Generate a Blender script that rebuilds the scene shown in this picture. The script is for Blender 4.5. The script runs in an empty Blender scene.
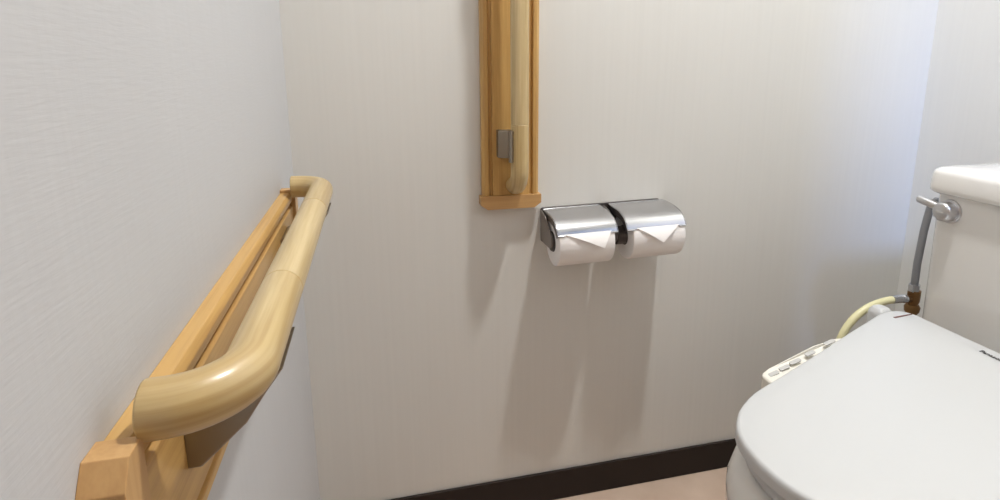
import bpy, bmesh, math
from mathutils import Vector, Matrix
S = bpy.context.scene
COL = S.collection
PI = math.pi

# ------------------------------------------------------------------ helpers
class MB:
    """collects vertices and faces of ONE mesh; every vertex may carry a grain coordinate"""
    def __init__(s): s.v = []; s.f = []; s.g = []
    def add(s, vs, fs, gs=None):
        o = len(s.v); s.v += [tuple(v) for v in vs]; s.g += [tuple(q) for q in (gs or vs)]
        s.f += [tuple(i + o for i in f) for f in fs]
    def loft(s, rings, cap0=True, cap1=True, closed=True, gs=None):
        n = len(rings[0]); vs = [p for r in rings for p in r]; fs = []
        for i in range(len(rings) - 1):
            for j in range(n if closed else n - 1):
                k = (j + 1) % n
                fs.append((i*n + j, i*n + k, (i+1)*n + k, (i+1)*n + j))
        if cap0: fs.append(tuple(range(n - 1, -1, -1)))
        if cap1: fs.append(tuple((len(rings)-1)*n + j for j in range(n)))
        s.add(vs, fs, [q for r in gs for q in r] if gs else None)
    def prism(s, poly, fn, a0, a1):
        """poly of 2d points extruded from a0 to a1; fn(a, u, v) -> world"""
        s.loft([[fn(a0, u, v) for u, v in poly], [fn(a1, u, v) for u, v in poly]],
               gs=[[(a0, u, v) for u, v in poly], [(a1, u, v) for u, v in poly]])
    def box(s, x0, x1, y0, y1, z0, z1):
        s.prism([(x0, y0), (x1, y0), (x1, y1), (x0, y1)], lambda a, u, v: (u, v, a), z0, z1)
    def tube(s, path, r, n=20, cap=True, g0=(0, 0, 0)):
        path = [Vector(p) for p in path]; rr = r if isinstance(r, (list, tuple)) else [r]*len(path)
        rings = []; gs = []; d = (path[1] - path[0]).normalized()
        up = Vector((0, 0, 1)) if abs(d.z) < .9 else Vector((1, 0, 0))
        a = d.cross(up).normalized(); L = 0
        for i, p in enumerate(path):
            if i == 0: t = d
            elif i == len(path) - 1: t = (path[i] - path[i-1]).normalized()
            else: t = ((path[i+1] - p).normalized() + (p - path[i-1]).normalized()).normalized()
            if i: L += (p - path[i-1]).length
            a = (a - t * a.dot(t)).normalized(); b = t.cross(a)
            ring = []; gg = []
            for k in range(n):
                w = 2*PI*k/n; q = a*math.cos(w)*rr[i] + b*math.sin(w)*rr[i]
                ring.append(p + q); gg.append((L + g0[0], math.cos(w)*rr[i] + g0[1], math.sin(w)*rr[i] + g0[2]))
            rings.append(ring); gs.append(gg)
        s.loft(rings, cap, cap, gs=gs)
    def build(s, name, mat, parent=None, smooth=None, bevel=0, seg=3, sub=0):
        me = bpy.data.meshes.new(name)
        off = parent_world(parent) if parent else Vector((0, 0, 0))
        me.from_pydata([tuple(Vector(v) - off) for v in s.v], [], s.f)
        at = me.attributes.new('grain', 'FLOAT_VECTOR', 'POINT')
        for i, q in enumerate(s.g): at.data[i].vector = q
        bm = bmesh.new(); bm.from_mesh(me)
        bmesh.ops.recalc_face_normals(bm, faces=bm.faces); bm.to_mesh(me); bm.free()
        me.materials.append(mat)
        o = bpy.data.objects.new(name, me); COL.objects.link(o)
        if parent: o.parent = parent
        if bevel:
            m = o.modifiers.new('bevel', 'BEVEL'); m.width = bevel; m.segments = seg
            m.limit_method = 'ANGLE'; m.angle_limit = math.radians(35); m.harden_normals = False
        if sub:
            m = o.modifiers.new('sub', 'SUBSURF'); m.levels = sub; m.render_levels = sub
        if smooth:
            me.polygons.foreach_set('use_smooth', [True]*len(me.polygons))
            me.set_sharp_from_angle(angle=math.radians(smooth))
        return o

def parent_world(o):
    w = Vector((0, 0, 0))
    while o: w += o.location; o = o.parent
    return w

def thing(name, label, cat, loc, group=None):
    o = bpy.data.objects.new(name, None); COL.objects.link(o); o.empty_display_size = .05
    o.location = loc; return tag(o, label, cat, group)
def tag(o, label, cat, group=None):
    o['label'] = label; o['category'] = cat
    if group: o['group'] = group
    return o
def struct(o, label, cat):
    o['kind'] = 'structure'; o['label'] = label; o['category'] = cat; return o

def arc(c, r, a0, a1, n):
    return [(c[0] + r*math.cos(a0 + (a1-a0)*i/n), c[1] + r*math.sin(a0 + (a1-a0)*i/n)) for i in range(n+1)]
def rrect(x0, x1, y0, y1, r, n=6):
    if not isinstance(r, (list, tuple)): r = [r]*4
    p = []
    for (cx, cy, a), q in zip(((x1, y1, 0), (x0, y1, 1), (x0, y0, 2), (x1, y0, 3)), r):
        sx = -1 if cx == x1 else 1; sy = -1 if cy == y1 else 1
        p += arc((cx + sx*q, cy + sy*q), q, a*PI/2, (a+1)*PI/2, n)
    return p

# ------------------------------------------------------------------ materials
def new_mat(name):
    m = bpy.data.materials.new(name); m.use_nodes = True
    return m, m.node_tree.nodes, m.node_tree.links, m.node_tree.nodes['Principled BSDF']
def plain(name, col, rough=.5, metal=0, spec=.5, coat=0, noise=0, nscale=30):
    m, N, L, B = new_mat(name)
    B.inputs['Base Color'].default_value = (*col, 1); B.inputs['Roughness'].default_value = rough
    B.inputs['Metallic'].default_value = metal; B.inputs['Specular IOR Level'].default_value = spec
    B.inputs['Coat Weight'].default_value = coat; B.inputs['Coat Roughness'].default_value = .05
    if noise:
        t = N.new('ShaderNodeTexCoord'); n = N.new('ShaderNodeTexNoise'); n.inputs['Scale'].default_value = nscale
        r = N.new('ShaderNodeMapRange'); r.inputs['To Min'].default_value = rough - noise; r.inputs['To Max'].default_value = rough + noise
        L.new(t.outputs['Object'], n.inputs['Vector']); L.new(n.outputs['Fac'], r.inputs['Value']); L.new(r.outputs[0], B.inputs['Roughness'])
    return m
def wood(name, c0, c1, rough=.4, coat=.3, offs=(0, 0, 0), stave=0.0):
    m, N, L, B = new_mat(name)
    a = N.new('ShaderNodeAttribute'); a.attribute_name = 'grain'
    mp = N.new('ShaderNodeMapping'); mp.inputs['Location'].default_value = offs
    mp.inputs['Scale'].default_value = (1.6, 32, 32); L.new(a.outputs['Vector'], mp.inputs['Vector'])
    n1 = N.new('ShaderNodeTexNoise'); n1.inputs['Scale'].default_value = 2.2; n1.inputs['Detail'].default_value = 5; n1.inputs['Distortion'].default_value = .5
    L.new(mp.outputs[0], n1.inputs['Vector'])
    mp2 = N.new('ShaderNodeMapping'); mp2.inputs['Scale'].default_value = (6, 240, 240); L.new(a.outputs['Vector'], mp2.inputs['Vector'])
    n2 = N.new('ShaderNodeTexNoise'); n2.inputs['Scale'].default_value = 1.5; n2.inputs['Detail'].default_value = 3; L.new(mp2.outputs[0], n2.inputs['Vector'])
    mx = N.new('ShaderNodeMix'); mx.data_type = 'FLOAT'; mx.inputs['Factor'].default_value = .3
    L.new(n1.outputs['Fac'], mx.inputs['A']); L.new(n2.outputs['Fac'], mx.inputs['B'])
    cr = N.new('ShaderNodeValToRGB'); cr.color_ramp.elements[0].position = .38; cr.color_ramp.elements[1].position = .60
    cr.color_ramp.elements[0].color = (*c0, 1); cr.color_ramp.elements[1].color = (*c1, 1)
    L.new(mx.outputs['Result'], cr.inputs['Fac']); L.new(cr.outputs['Color'], B.inputs['Base Color'])
    bp = N.new('ShaderNodeBump'); bp.inputs['Strength'].default_value = .05; bp.inputs['Distance'].default_value = .001
    L.new(n2.outputs['Fac'], bp.inputs['Height']); L.new(bp.outputs[0], B.inputs['Normal'])
    B.inputs['Roughness'].default_value = rough; B.inputs['Coat Weight'].default_value = coat; B.inputs['Coat Roughness'].default_value = .18
    return m
def wallpaper(name, col, hor=1.0, ver=1.0, bump=.15):
    m, N, L, B = new_mat(name)
    t = N.new('ShaderNodeTexCoord')
    def layer(scale, detail=3, dist=0):
        mp = N.new('ShaderNodeMapping'); mp.inputs['Scale'].default_value = scale; L.new(t.outputs['Object'], mp.inputs['Vector'])
        n = N.new('ShaderNodeTexNoise'); n.inputs['Scale'].default_value = 1; n.inputs['Detail'].default_value = detail
        n.inputs['Distortion'].default_value = dist; L.new(mp.outputs[0], n.inputs['Vector']); return n
    h = layer((40, 40, 420), 3, .2)      # weft: long in the horizontal
    v = layer((360, 360, 9), 3, .1)       # warp: long in the vertical
    ma = N.new('ShaderNodeMath'); ma.operation = 'MULTIPLY'; ma.inputs[1].default_value = hor; L.new(h.outputs['Fac'], ma.inputs[0])
    mb = N.new('ShaderNodeMath'); mb.operation = 'MULTIPLY_ADD'; mb.inputs[1].default_value = ver; L.new(v.outputs['Fac'], mb.inputs[0]); L.new(ma.outputs[0], mb.inputs[2])
    bp = N.new('ShaderNodeBump'); bp.inputs['Strength'].default_value = bump; bp.inputs['Distance'].default_value = .0012
    L.new(mb.outputs[0], bp.inputs['Height']); L.new(bp.outputs[0], B.inputs['Normal'])
    # faint thread colour + age blotches
    n3 = layer((3, 3, 1.3), 4)
    st = layer((130, 130, 2.5), 2)
    mm = N.new('ShaderNodeMath'); mm.operation = 'MULTIPLY_ADD'; mm.inputs[1].default_value = .6
    L.new(st.outputs['Fac'], mm.inputs[0]); L.new(n3.outputs['Fac'], mm.inputs[2])
    cr = N.new('ShaderNodeValToRGB'); cr.color_ramp.elements[0].position = .45; cr.color_ramp.elements[1].position = 1.1
    cr.color_ramp.elements[0].color = (*[c*.97 for c in col], 1); cr.color_ramp.elements[1].color = (*[min(1, c*1.025) for c in col], 1)
    L.new(mm.outputs[0], cr.inputs['Fac']); L.new(cr.outputs['Color'], B.inputs['Base Color'])
    B.inputs['Roughness'].default_value = .62; B.inputs['Specular IOR Level'].default_value = .8
    return m

M = {}
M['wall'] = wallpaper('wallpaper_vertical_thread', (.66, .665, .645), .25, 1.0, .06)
M['wall_l'] = wallpaper('wallpaper_crepe', (.505, .515, .535), 1.0, .22, .11)  # bluish daylight on this wall is mixed into the paper's base colour
M['ceiling'] = plain('ceiling_paper', (.8, .79, .77), .8)
M['baseboard'] = plain('dark_brown_vinyl', (.018, .0115, .0095), .55, spec=.3, noise=.05)
M['trim'] = plain('door_trim_wood', (.35, .2, .1), .5)
M['rail'] = wood('pale_laminated_wood', (.45, .33, .15), (.59, .465, .255), .38, .3)
M['rail_elbow'] = wood('pale_bent_wood', (.43, .30, .125), (.575, .445, .225), .34, .45, (3.3, 1.7, .4))
M['plate'] = wood('honey_wood', (.42, .24, .074), (.56, .345, .118), .42, .2, (1.3, .2, .9))
M['cap'] = wood('honey_end_wood', (.47, .27, .105), (.55, .335, .14), .45, .15, (2.9, .5, 4.1))
M['pewter'] = plain('satin_pewter', (.34, .31, .265), .38, 1.0, noise=.05)
M['chrome'] = plain('brushed_chrome', (.56, .56, .575), .2, 1.0, noise=.04, nscale=60)
M['satin'] = plain('satin_chrome', (.62, .62, .64), .28, 1.0)
M['steel'] = plain('steel', (.55, .56, .58), .22, 1.0)
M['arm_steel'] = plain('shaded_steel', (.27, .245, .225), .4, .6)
M['gap_shade_steel'] = plain('gap_shade_steel', (.16, .15, .145), .4, .8)  # dark tone holds the shade inside the covers and along their hinge gap
M['gap_shade_plastic'] = plain('gap_shade_plastic', (.06, .052, .048), .45)  # shadow of the gap between the rolls put into the colour
M['core'] = plain('core_card', (.02, .018, .016), .8)
M['paper'] = plain('tissue_paper', (.86, .85, .85), .92, spec=.1)
M['ceramic'] = plain('ceramic', (.735, .725, .70), .09, spec=.5, coat=.4)
M['resin'] = plain('white_resin', (.54, .555, .565), .3)
M['ivory'] = plain('ivory_resin', (.78, .76, .69), .4)
M['grey_mark'] = plain('grey_print', (.50, .50, .49), .5)
M['black_print'] = plain('black_print', (.03, .03, .035), .5)
M['red_mark'] = plain('red_brown_mark', (.12, .03, .02), .6)
M['hose_cream'] = plain('cream_hose', (.66, .63, .38), .4)
M['hose_grey'] = plain('grey_pipe', (.23, .235, .25), .38, .3)
M['brass'] = plain('aged_brass', (.27, .155, .065), .36, .85, noise=.1)
def floor_mat():
    m, N, L, B = new_mat('vinyl_floor')
    t = N.new('ShaderNodeTexCoord'); n = N.new('ShaderNodeTexNoise'); n.inputs['Scale'].default_value = 14; n.inputs['Detail'].default_value = 6
    L.new(t.outputs['Object'], n.inputs['Vector'])
    cr = N.new('ShaderNodeValToRGB'); cr.color_ramp.elements[0].position = .3; cr.color_ramp.elements[1].position = .7
    cr.color_ramp.elements[0].color = (.47, .35, .27, 1); cr.color_ramp.elements[1].color = (.56, .43, .34, 1)
    L.new(n.outputs['Fac'], cr.inputs['Fac']); L.new(cr.outputs[0], B.inputs['Base Color']); B.inputs['Roughness'].default_value = .8
    return m
M['floor'] = floor_mat()

# ------------------------------------------------------------------ the room
W, D, H = 1.283, 1.30, 2.32          # width (x), depth (-y), height
DX0, DX1, DH = .10, .80, 1.90       # brown door in the front wall, behind the camera
WX0, WX1, WZ0, WZ1 = .90, 1.22, 1.55, 2.20   # small high window beside the door
def one(name, mat, *boxes, bevel=0):
    m = MB()
    for b in boxes: m.box(*b)
    return m.build(name, mat, bevel=bevel)
T = .09
struct(one('floor', M['floor'], (-T, W+T, -D-T, T, -.05, 0)), 'beige vinyl floor of the toilet room', 'floor')
struct(one('ceiling', M['ceiling'], (-T, W+T, -D-T, T, H, H+.05)), 'white papered ceiling', 'ceiling')
struct(one('wall_back', M['wall'], (-T, W+T, 0, T, 0, H)), 'off-white papered wall carrying the paper holder and upright handrail', 'wall')
struct(one('wall_right', M['wall'], (W, W+T, -D, 0, 0, H)), 'off-white papered wall behind the toilet tank', 'wall')
struct(one('wall_front', M['wall'], (0, WX0, -D-T, -D, 0, H), (WX1, W, -D-T, -D, 0, H), (WX0, WX1, -D-T, -D, 0, WZ0), (WX0, WX1, -D-T, -D, WZ1, H)), 'off-white papered wall behind the viewer', 'wall')
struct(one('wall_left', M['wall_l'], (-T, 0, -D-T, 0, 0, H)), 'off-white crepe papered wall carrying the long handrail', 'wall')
m = MB(); f = .03
m = MB()
for x0, x1, z0, z1 in ((WX0-f, WX0, WZ0-f, WZ1+f), (WX1, WX1+f, WZ0-f, WZ1+f), (WX0, WX1, WZ0-f, WZ0), (WX0, WX1, WZ1, WZ1+f)): m.box(x0, x1, -D, -D+.012, z0, z1)
struct(m.build('window_1', M['resin'], bevel=.002), 'white frame of the small high window', 'window')
m = MB()
m.prism([(DX0-f, .002), (DX0-f, DH+f), (DX1+f, DH+f), (DX1+f, .002), (DX1, .002), (DX1, DH), (DX0, DH), (DX0, .002)], lambda a, u, v: (u, a, v), -D, -D+.014)
struct(m.build('trim_1', M['trim'], bevel=.003), 'brown wooden frame round the door', 'door frame')
struct(one('door_1', M['trim'], (DX0, DX1, -D, -D+.006, .005, DH), bevel=.002), 'closed brown door behind the viewer', 'door')
bh, bt = .067, .006
struct(one('baseboard_back', M['baseboard'], (0, W, -bt, 0, 0, bh), bevel=.0015), 'dark brown baseboard along the back wall', 'baseboard')
struct(one('baseboard_right', M['baseboard'], (W-bt, W, -D+.012, -bt, 0, bh), bevel=.0015), 'dark brown baseboard along the right wall', 'baseboard')
struct(one('baseboard_left', M['baseboard'], (0, bt, -D+.012, -bt, 0, bh), bevel=.0015), 'dark brown baseboard along the left wall', 'baseboard')

# ------------------------------------------------------------------ handrails
def handrail(name, label, base, fn, P0, P1, hw, E0, E1, bs, bh_, r, leg, bk, bl, thick=.0155):
    """fn(L, s, h) -> world.  P0..P1 plate, hw half width, E0..E1 bar axis ends, bs sideways offset of bar, bh_ height off wall"""
    root = thing(name, label, 'handrail', base)
    t = thick
    half = [(-hw, 0), (-hw, t-.004), (-hw+.005, t), (-hw+.0115, t), (-hw+.0130, t-.005), (-hw+.0175, t-.005), (-hw+.0190, t)]
    prof = half + [(-s, h) for s, h in reversed(half)]
    m = MB(); m.prism(prof, lambda a, u, v: fn(a, u, v), P0, P1)
    m.build('backing_plate', M['plate'], root, bevel=.0008, seg=2)
    for pe, d in ((P0, -1), (P1, 1)):
        cw = hw + .004; c = .0125; cl = .0245
        pl = [(pe, -cw), (pe + d*(cl-.009), -cw), (pe + d*cl, -cw + c), (pe + d*cl, cw - c), (pe + d*(cl-.009), cw), (pe, cw)]
        m = MB(); m.loft([[fn(a, s, h) for a, s in pl] for h in (0, t + .004)], gs=[[(s, a, h) for a, s in pl] for h in (0, t + .004)])
        m.build('end_cap', M['cap'], root, bevel=.0005, seg=2)
    R = .036; he = .0175
    # straight bar
    a0, a1 = E0 + leg, E1 - leg
    n = 12
    m = MB(); m.tube([fn(a0 + (a1-a0)*i/n, bs, bh_) for i in range(n+1)], r, 32)
    m.build('bar', M['rail'], root, smooth=40, bevel=.0004, seg=1)
    for e, d, al in ((E0, 1, a0), (E1, -1, a1)):
        pts = [fn(al - d*.0002, bs, bh_)]
        k = 6
        for i in range(1, k): pts.append(fn(al + (e + d*R - al)*i/k, bs, bh_))
        for i in range(0, 15):
            w = PI/2*i/14
            pts.append(fn(e + d*R - d*R*math.sin(w), bs, bh_ - R + R*math.cos(w)))
        if bh_ - R - he > .002: pts.append(fn(e, bs, he))
        m = MB(); m.tube(pts, r, 32, g0=(d*.7, .3, .1)); m.build('elbow', M['rail_elbow'], root, smooth=40, bevel=.0012, seg=2)
    # pewter brackets
    for e, d in ((E0, 1), (E1, -1)):
        l0 = e + d*.051; l1 = l0 + d*bl
        g = [(h, bs + s) for h, s in bk]
        m = MB(); m.loft([[fn(a, s, h) for h, s in g] for a in (l0, l1)])
        b = m.build('bracket', M['pewter'], root, bevel=.0015)
        m = MB()
        ro, ri = r + .004, r - .0005
        sec = arc((0, 0), ro, -PI*.80, -PI*.32, 10) + arc((0, 0), ri, -PI*.32, -PI*.80, 10)
        m.loft([[fn(a, bs + v, bh_ + u) for u, v in sec] for a in (l0 - d*.003, l1 + d*.003)])
        m.build('saddle', M['pewter'], root, smooth=40)
    return root
ZC = .6585
handrail('handrail', 'long pale wooden handrail with bent ends running level along the left wall', (0, -.43, ZC),
         lambda L, s, h: Vector((h, L, ZC + s)), -.714, -.147, .0535, -.7035, -.160, .0645, .060, .0150, .150,
         [(.0145, -.072), (.023, -.072), (.050, -.047), (.062, -.029), (.0735, -.0135), (.060, -.0153), (.045, -.026), (.0145, -.044)], .060)
XC = .3656
handrail('handrail', 'upright wooden handrail on an orange plank above the toilet paper holder', (XC, 0, .64),
         lambda L, s, h: Vector((XC + s, -h, L)), .660, 1.26, .0517, .6795, 1.238, .0050, .060, .0152, .112,
         [(.0145, -.031), (.029, -.031), (.041, -.010), (.044, .002), (.0145, .004)], .048)

# ------------------------------------------------------------------ paper holder
hx0, hx1, hz0, hz1 = .4260, .667, .566, .632
root = thing('toilet_paper_holder', 'double chrome toilet paper holder with two hinged covers on the back wall', 'toilet paper holder', (.547, 0, hz0))
m = MB(); m.loft([[(x, y, z) for x, z in rrect(hx0, hx1, hz0, hz1, .004, 4)] for y in (0, -.004)])
m.build('back_plate', M['gap_shade_steel'], root, bevel=.0008, seg=2)
AY, AZ = -.0545, .582               # axis of the rolls
lp = [(-.0065, .6300), (-.03, .6298), (-.052, .6285), (-.070, .6250), (-.083, .6185), (-.0905, .6108), (-.0955, .6030)]
def smooth_poly(p, n=4):
    out = []
    for i in range(len(p) - 1):
        a = p[max(i-1, 0)]; b = p[i]; c = p[i+1]; d = p[min(i+2, len(p)-1)]
        for k in range(n):
            t = k/n
            out.append(tuple(.5*((2*b[j]) + (-a[j]+c[j])*t + (2*a[j]-5*b[j]+4*c[j]-d[j])*t*t + (-a[j]+3*b[j]-3*c[j]+d[j])*t**3) for j in range(2)))
    out.append(p[-1]); return out
lps = smooth_poly(lp)
cov = ((hx0 + .003, .5412), (.5580, hx1 + .007))
for (x0, x1) in cov:
    th = .0014
    sec = lps + [(y + .0006, z - th) for y, z in reversed(lps)]
    m = MB(); m.prism(sec, lambda a, u, v: (a, u, v), x0, x1)
    c = m.build('cover', M['chrome'], root, smooth=35, bevel=.0004, seg=1)
    m = MB(); m.tube([(x0 + .002, -.0062, .6285), (x1 - .002, -.0062, .6285)], .0022, 10); m.build('hinge_pin', M['steel'], c, smooth=40)
    for xe, dr in ((x0, 1), (x1, -1)):
        # cheek: side leaf that follows the cover's edge
        out_ = lps[2:]; ins = [(AY + (y - AY)*.80, AZ + (z - AZ)*.72) for y, z in out_]
        m = MB(); m.loft([[(xe + dr*q, y, z) for y, z in out_ + list(reversed(ins))] for q in (.0006, .002)])
        m.build('cheek', M['gap_shade_steel'], c)
    for xt in (x0 + .008, x1 - .008):
        m = MB(); m.box(xt - .007, xt + .007, -.0968, -.0937, .6015, .6040); m.build('cutter_tab', M['steel'], c, bevel=.0004, seg=1)
for x0, x1 in ((hx0, hx0 + .0025), (.5470, .5530), (hx1 - .0025, hx1)):
    ap = [(-.003, hz0 + .004), (-.003, hz1 - .004), (-.030, .622), (AY - .012, AZ + .012), (AY - .014, AZ - .004), (AY - .004, AZ - .012), (-.028, .569)]
    m = MB(); m.prism(ap, lambda a, u, v: (a, u, v), x0, x1)
    m.build('side_arm', M['gap_shade_plastic'] if x0 > .5 and x1 < .6 else M['arm_steel'], root, bevel=.0008, seg=2)
for xa, xb in ((hx0 + .0025, hx0 + .018), (.524, .5470), (.5530, .580), (hx1 - .018, hx1 - .0025)):
    m = MB(); m.tube([(xa, AY, AZ), (xb, AY, AZ)], .0168, 24); m.build('roll_support', M['gap_shade_plastic'], root, smooth=40, bevel=.001)

holder_root = root; TILT = .018
def roll(label, x0, x1, apex, flap0, flap1):
    r = .0445; rc = .0185
    root = thing('toilet_roll', label, 'toilet roll', ((x0 + x1)/2, AY, AZ), 'toilet rolls in the double holder')
    n = 64
    def ring(x, rad): return [(x, AY + rad*math.cos(2*PI*k/n), AZ + rad*math.sin(2*PI*k/n)) for k in range(n)]
    m = MB()
    e = .0025
    rings = [ring(x0, rc), ring(x0, r - e), ring(x0 + e*.3, r - e*.3), ring(x0 + e, r), ring(x1 - e, r), ring(x1 - e*.3, r - e*.3), ring(x1, r - e), ring(x1, rc), ring(x0, rc)]
    m.loft(rings, False, False); m.build('paper', M['paper'], root, smooth=40)
    m = MB(); m.loft([ring(x0 - .0003, rc), ring(x1 + .0003, rc), ring(x1 + .0003, rc - .0015), ring(x0 - .0003, rc - .0015), ring(x0 - .0003, rc)], False, False)
    m.build('core', M['core'], root, smooth=40)
    # outer sheet folded to a point: a triangle wrapped on the roll's front
    m = MB(); rows = 10; aT, aB = math.radians(150), math.radians(184)
    def grid(lift):
        g = []
        for i in range(rows + 1):
            t = i/rows; w = aT + (aB - aT)*t
            xl = flap0 + (apex - flap0)*t; xr = flap1 + (apex - flap1)*t
            rr_ = r + lift + .0075*t
            g.append([(xl + (xr - xl)*k/8, AY + rr_*math.cos(w), AZ + rr_*math.sin(w)) for k in range(9)])
        return g
    A, Bq = grid(.0016), grid(.0004)
    rings = [a + list(reversed(b)) for a, b in zip(A, Bq)]
    m.loft(rings); m.build('folded_tip', M['paper'], root, smooth=50)
    dx = (x0 + x1)/2 - .547; dz = AZ - hz0
    root.location.x = .547 + dx*math.cos(TILT) - dz*math.sin(TILT); root.location.z = hz0 + dx*math.sin(TILT) + dz*math.cos(TILT)
    root.rotation_euler.y = -TILT
    return root
roll('left roll of toilet paper with folded point, in the holder beside the upright handrail', .4325, .5350, .511, .441, .528)
roll('right roll of toilet paper with folded point, in the holder half nearer the toilet', .5700, .6720, .6225, .576, .660)

holder_root.rotation_euler.y = -TILT
# ------------------------------------------------------------------ toilet
YA = -.508
root = thing('toilet', 'white ceramic toilet with closed lid and tank against the right wall', 'toilet', (.85, YA, 0))
half = [(.5350, 0), (.5365, .020), (.5400, .040), (.5480, .0615), (.5630, .0815), (.5800, .097), (.6114, .116), (.655, .1315), (.703, .1485), (.76, .169),
        (.8284, .1945), (.8955, .2185), (.925, .2290), (.945, .2325), (.960, .2310), (.972, .2235), (.979, .207), (.9795, .19)]
def outline(hf, sx=1, sy=1, cx=.76, dx=0, n=3):
    h = smooth_poly(hf, n); far = [(cx + (x-cx)*sx + dx, YA + w*sy) for x, w in h]; near = [(cx + (x-cx)*sx + dx, YA - w*sy) for x, w in h[1:]]
    return far + list(reversed(near))
def lz(x): return .450 + (x - .53)*.0865
def inset(o, d):
    n = len(o); q = []
    for i in range(n):
        a = Vector(o[i-1]); b = Vector(o[(i+1) % n]); t = (b - a).normalized(); nn = Vector((-t.y, t.x)); c = Vector((.76, YA)) - Vector(o[i])
        if nn.dot(c) < 0: nn = -nn
        q.append((o[i][0] + nn.x*d, o[i][1] + nn.y*d))
    return q
o = outline(half)
rings = []
for d, dz in ((.010, -.0185), (.002, -.0185), (0, -.017), (0, -.008), (.0006, -.0035), (.002, -.0012), (.005, 0)):
    rings.append([(x, y, lz(x) + dz) for x, y in inset(o, d)])
for k in (.75, .45, .18):
    rings.append([(.76 + (x - .76)*k, YA + (y - YA)*k, lz(.76 + (x-.76)*k) + .003*(1 - k*k)) for x, y in inset(o, .005)])
m = MB(); m.loft(rings)
lid = m.build('lid', M['resin'], root, smooth=50)
# lettering on the lid's rear edge
cu = bpy.data.curves.new('lettering', 'FONT'); cu.body = 'Panasonic'; cu.size = .0095; cu.extrude = .00015; cu.offset = .0001
to = bpy.data.objects.new('lettering', cu); COL.objects.link(to)
dg = bpy.context.evaluated_depsgraph_get(); me = bpy.data.meshes.new_from_object(to.evaluated_get(dg)); bpy.data.objects.remove(to)
me.materials.clear(); me.materials.append(M['black_print'])
let = bpy.data.objects.new('lettering', me); COL.objects.link(let); let.parent = lid; let['label'] = 'dark printed lettering'
lx, ly = .9555, -.4225
sl = math.atan(.0865)
let.matrix_local = Matrix.Translation(Vector((lx, ly, lz(lx) + .0013)) - root.location) @ Matrix.Rotation(-sl, 4, 'Y') @ Matrix.Rotation(-PI/2, 4, 'Z')
m = MB(); q = [(.938, -.2975), (.972, -.3000), (.972, -.3015), (.939, -.3010)]
m.loft([[(x, y, lz(x) + d) for x, y in q] for d in (.0003, .0011)]); mk = m.build('mark', M['red_mark'], lid); mk['label'] = 'short dark red-brown mark'
# seat under the lid
hs = [(x, w) for x, w in half]
so = outline(half, 1.0, .985, dx=.004)
rings = [[(x, y, z) for x, y in inset(so, d)] for d, z in ((.022, .403), (.013, .404), (.010, .408), (.010, .417), (.014, .423), (.022, .4235))]
m = MB(); m.loft(rings); m.build('seat', M['resin'], root, smooth=50)
# bidet unit under the rear of the lid
m = MB(); rings = [[(x, y, z) for x, y in rrect(.80, .992, YA - .185, YA + .185, (.02, .02, .02, .02), 5)] for z in (.402, .445)]
m.loft(rings); m.build('bidet_unit', M['resin'], root, smooth=40, bevel=.004)
# control panel: a sloping arm on the far side
def pz(x): return .418 + (x - .70)*.30
pts = [(.697, -.300), (.702, -.294), (.715, -.290), (.80, -.2845), (.845, -.283), (.88, -.290), (.89, -.300), (.89, -.34), (.72, -.36), (.70, -.345), (.697, -.32)]
m = MB(); m.loft([[(x, y, z(x)) for x, y in pts] for z in (lambda x: min(pz(x), .455) - .028, lambda x: min(pz(x), .455))])
pan = m.build('control_panel', M['ivory'], root, bevel=.004)
for bx, w in ((.713, .008), (.733, .008), (.754, .009), (.783, .008), (.822, .009)):
    by = -.305 + (bx - .713)*.11
    m = MB(); q = rrect(bx - w, bx + w, by - .005, by + .003, .002, 3)
    m.loft([[(x, y, pz(x) + d) for x, y in q] for d in (-.001, .0005)]); m.build('button', M['grey_mark'], pan)
m = MB(); m.loft([[(.966 + (x-.966)*k, -.246 + (y+.246)*k, z) for x, y in rrect(.950, .982, -.266, -.232, .010, 4)] for z, k in ((.40, 1), (.468, 1), (.474, .9), (.480, .6))])
m.build('inlet_cover', M['resin'], root, smooth=45, bevel=.002)
# bowl
def egg(x0, x1, w, z, n=48, sq=2.2):
    cx = x0 + (x1 - x0)*.58; r = []
    for k in range(n):
        a = 2*PI*k/n; c, s = math.cos(a), math.sin(a)
        ax = (x1 - cx) if c > 0 else (cx - x0)
        e = 2/sq
        r.append((cx + ax*math.copysign(abs(c)**e, c), YA + w*math.copysign(abs(s)**e, s), z))
    return r
rings = [egg(.70, 1.03, .110, 0), egg(.695, 1.03, .113, .012), egg(.71, 1.03, .104, .05), egg(.70, 1.03, .103, .14), egg(.650, 1.03, .120, .20), egg(.585, 1.03, .148, .265), egg(.541, 1.03, .164, .310),
         egg(.528, 1.03, .172, .345), egg(.528, 1.03, .175, .370), egg(.534, 1.03, .173, .388), egg(.544, 1.028, .167, .399), egg(.56, 1.02, .156, .402)]
m = MB(); m.loft(rings); m.build('bowl', M['ceramic'], root, smooth=60)
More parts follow.
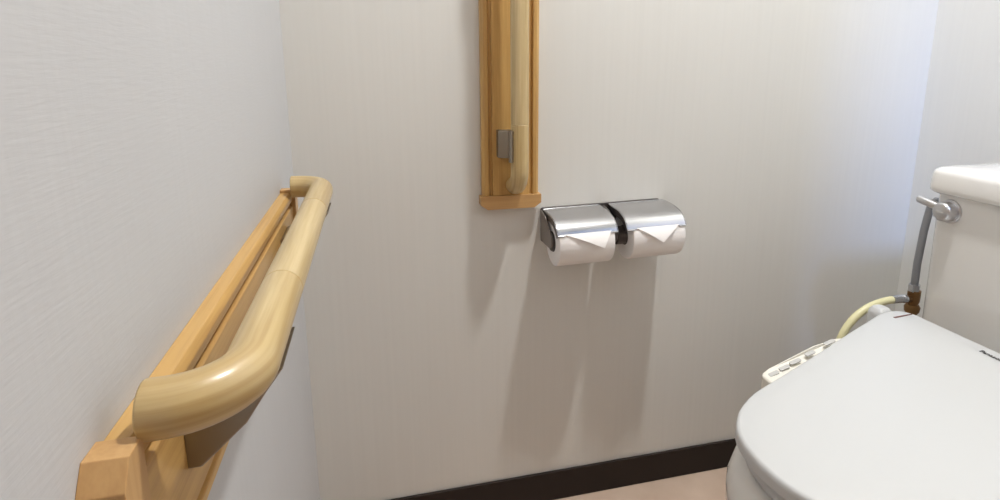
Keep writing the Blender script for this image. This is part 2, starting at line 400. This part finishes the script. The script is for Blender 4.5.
# tank on the rear deck
tx0, tx1, ty0, ty1 = 1.040, 1.272, YA - .262, YA + .262
rings = []
for z, d in ((.380, .030), (.392, .012), (.41, .004), (.44, .002), (.688, 0)):
    rings.append([(x, y, z) for x, y in rrect(tx0 + d, tx1, ty0 + d, ty1 - d, (.012, .028, .028, .012), 8)])
m = MB(); m.loft(rings); tank = m.build('tank', M['ceramic'], root, smooth=50)
rings = []
lx0, lx1, ly0, ly1 = 1.028, 1.278, YA - .272, YA + .272
for z, d in ((.682, .012), (.681, .004), (.684, .0005), (.690, 0), (.712, .001), (.7175, .003), (.7215, .008), (.7235, .018), (.7245, .06), (.7250, .10)):
    rings.append([(x, y, z) for x, y in rrect(lx0 + d, lx1 - min(d, .02), ly0 + d, ly1 - d, (.012, .03, .03, .012), 8)])
m = MB(); m.loft(rings); m.build('tank_lid', M['ceramic'], root, smooth=50)
m = MB(); m.box(.93, 1.24, YA - .17, YA + .17, .30, .401); m.build('rear_deck', M['ceramic'], root, bevel=.01)
# flush handle
hy, hz = -.283, .654
m = MB(); m.tube([(1.046, hy, hz), (1.037, hy, hz)], [.0205, .0195], 36); hd = m.build('flush_handle', M['satin'], root, smooth=40, bevel=.0015)
m = MB(); m.tube([(1.038, hy, hz), (1.026, hy, hz), (1.0215, hy, hz), (1.0195, hy, hz)], [.0158, .0158, .0148, .0122], 36); m.build('knob', M['satin'], hd, smooth=45)
m = MB(); m.tube([(1.028, hy + .012, hz + .006), (1.026, hy + .026, hz + .009), (1.025, hy + .044, hz + .012), (1.025, hy + .046, hz + .012)], [.0068, .0066, .0064, .0045], 18); m.build('lever', M['satin'], hd, smooth=45)
m = MB(); m.box(1.0190, 1.0197, hy - .0065, hy + .0065, hz - .0012, hz + .0012); m.build('engraving', M['grey_mark'], hd)

# ------------------------------------------------------------------ water supply
px_, py_ = 1.070, -.218
root = thing('water_supply_pipe', 'grey water supply pipe with aged brass stop valve beside the toilet tank', 'pipe', (px_, py_, 0))
m = MB(); m.tube([(px_ - .002, py_, .485), (px_ - .003, py_, .54), (px_ + .001, py_, .60), (px_ + .006, py_, .635), (px_ + .008, py_, .648), (px_ + .009, py_ - .008, .6565), (px_ + .009, py_ - .025, .658)], .0062, 16)
m.build('riser_hose', M['hose_grey'], root, smooth=50)
m = MB(); m.tube([(px_ - .002, py_, .486), (px_ - .002, py_, .500)], .0098, 6); m.build('nut', M['steel'], root, bevel=.001)
m = MB(); m.tube([(px_, py_, z) for z in (.440, .447, .4475, .456, .461, .4615, .468, .488)], [.008, .011, .012, .013, .010, .0085, .0105, .0105], 16); m.build('stop_valve', M['brass'], root, smooth=40)
m = MB(); m.tube([(px_ - .006, py_, .473), (px_ - .018, py_, .4735)], .0072, 6); m.build('outlet', M['brass'], root, smooth=30)
m = MB(); m.tube([(px_, py_, 0), (px_, py_, .2), (px_, py_, .442)], .008, 16); m.build('floor_pipe', M['steel'], root, smooth=40)
m = MB(); m.tube([(px_, py_, 0), (px_, py_, .004), (px_, py_, .008)], [.028, .026, .012], 24); m.build('floor_flange', M['steel'], root, smooth=40)
root = thing('water_hose', 'cream flexible hose arching from the brass valve down behind the toilet lid', 'hose', (px_ - .05, py_, .45))
def cat(P, n=6):
    P = [Vector(p) for p in P]; out = []
    for i in range(len(P) - 1):
        a = P[max(i-1, 0)]; b = P[i]; c = P[i+1]; d = P[min(i+2, len(P)-1)]
        for k in range(n):
            t = k/n; out.append(.5*((2*b) + (c-a)*t + (2*a-5*b+4*c-d)*t*t + (3*b-a-3*c+d)*t**3))
    return out + [P[-1]]
hp = cat([(px_ - .040, py_, .4745), (px_ - .068, py_, .473), (px_ - .100, py_, .4645), (px_ - .128, py_, .446), (px_ - .150, py_ - .002, .418), (px_ - .160, py_ - .006, .380), (px_ - .155, py_ - .035, .352), (px_ - .150, py_ - .085, .350)])
m = MB(); m.tube(hp, .0066, 16); m.build('hose', M['hose_cream'], root, smooth=50)
m = MB(); m.tube([(px_ - .018, py_, .4735), (px_ - .024, py_, .474), (px_ - .0245, py_, .474), (px_ - .048, py_, .4745)], [.0078, .0078, .0072, .0072], 18); m.build('ferrule', M['steel'], root, smooth=40)

# ------------------------------------------------------------------ lamp, daylight, camera
LX, LY = .74, -.45
root = thing('ceiling_light', 'round white ceiling light above the toilet', 'ceiling light', (LX, LY, H - .06))
m = MB(); m.tube([(LX, LY, H), (LX, LY, H - .03)], .10, 48); m.build('base', M['resin'], root, smooth=40, bevel=.004)
em, N, L_, B = new_mat('lamp_diffuser'); B.inputs['Emission Color'].default_value = (1, .9, .76, 1); B.inputs['Emission Strength'].default_value = 12
m = MB(); m.tube([(LX, LY, H - .03), (LX, LY, H - .045), (LX, LY, H - .055), (LX, LY, H - .06)], [.085, .083, .07, .05], 48); m.build('diffuser', em, root, smooth=60)
la = bpy.data.lights.new('lamp', 'AREA'); la.shape = 'DISK'; la.size = .09; la.energy = 23; la.color = (1.0, .99, .965)
lo = bpy.data.objects.new('lamp', la); COL.objects.link(lo); lo.location = (LX, LY, H - .065)

da = bpy.data.lights.new('daylight_window', 'AREA'); da.shape = 'RECTANGLE'; da.size = .26; da.size_y = .45; da.energy = 72; da.color = (.33, .50, 1.0)
do = bpy.data.objects.new('daylight_window', da); COL.objects.link(do); do.location = (.70, -2.6, 3.1)   # bright sky seen through the small high window
do.rotation_euler = (Vector((1.15, 0, .6)) - do.location).to_track_quat('-Z', 'Y').to_euler()
w = bpy.data.worlds.new('daylight'); S.world = w; w.use_nodes = True
bg = w.node_tree.nodes['Background']; bg.inputs['Color'].default_value = (.50, .68, 1.0, 1); bg.inputs['Strength'].default_value = .8

cam = bpy.data.cameras.new('camera'); co = bpy.data.objects.new('camera', cam); COL.objects.link(co)
R0, R1, R2 = (.9699, -.2436, -.0007), (.0506, .1989, .9787), (.2382, .9493, -.2053)
mt = Matrix(((R0[0], R1[0], -R2[0], .1342), (R0[1], R1[1], -R2[1], -.9931), (R0[2], R1[2], -R2[2], .8882), (0, 0, 0, 1)))
co.matrix_world = mt
cam.sensor_width = 36; cam.sensor_fit = 'HORIZONTAL'; cam.lens = 573.288/1000*36
cam.shift_x = -(518.5 - 500)/1000; cam.shift_y = (185.53 - 250)/1000; cam.clip_start = .01
S.camera = co
vs = S.view_settings; vs.view_transform = 'Standard'; vs.look = 'None'; vs.exposure = 0; vs.gamma = 1; vs.use_curve_mapping = False
S.cycles.max_bounces = 12; S.cycles.diffuse_bounces = 8
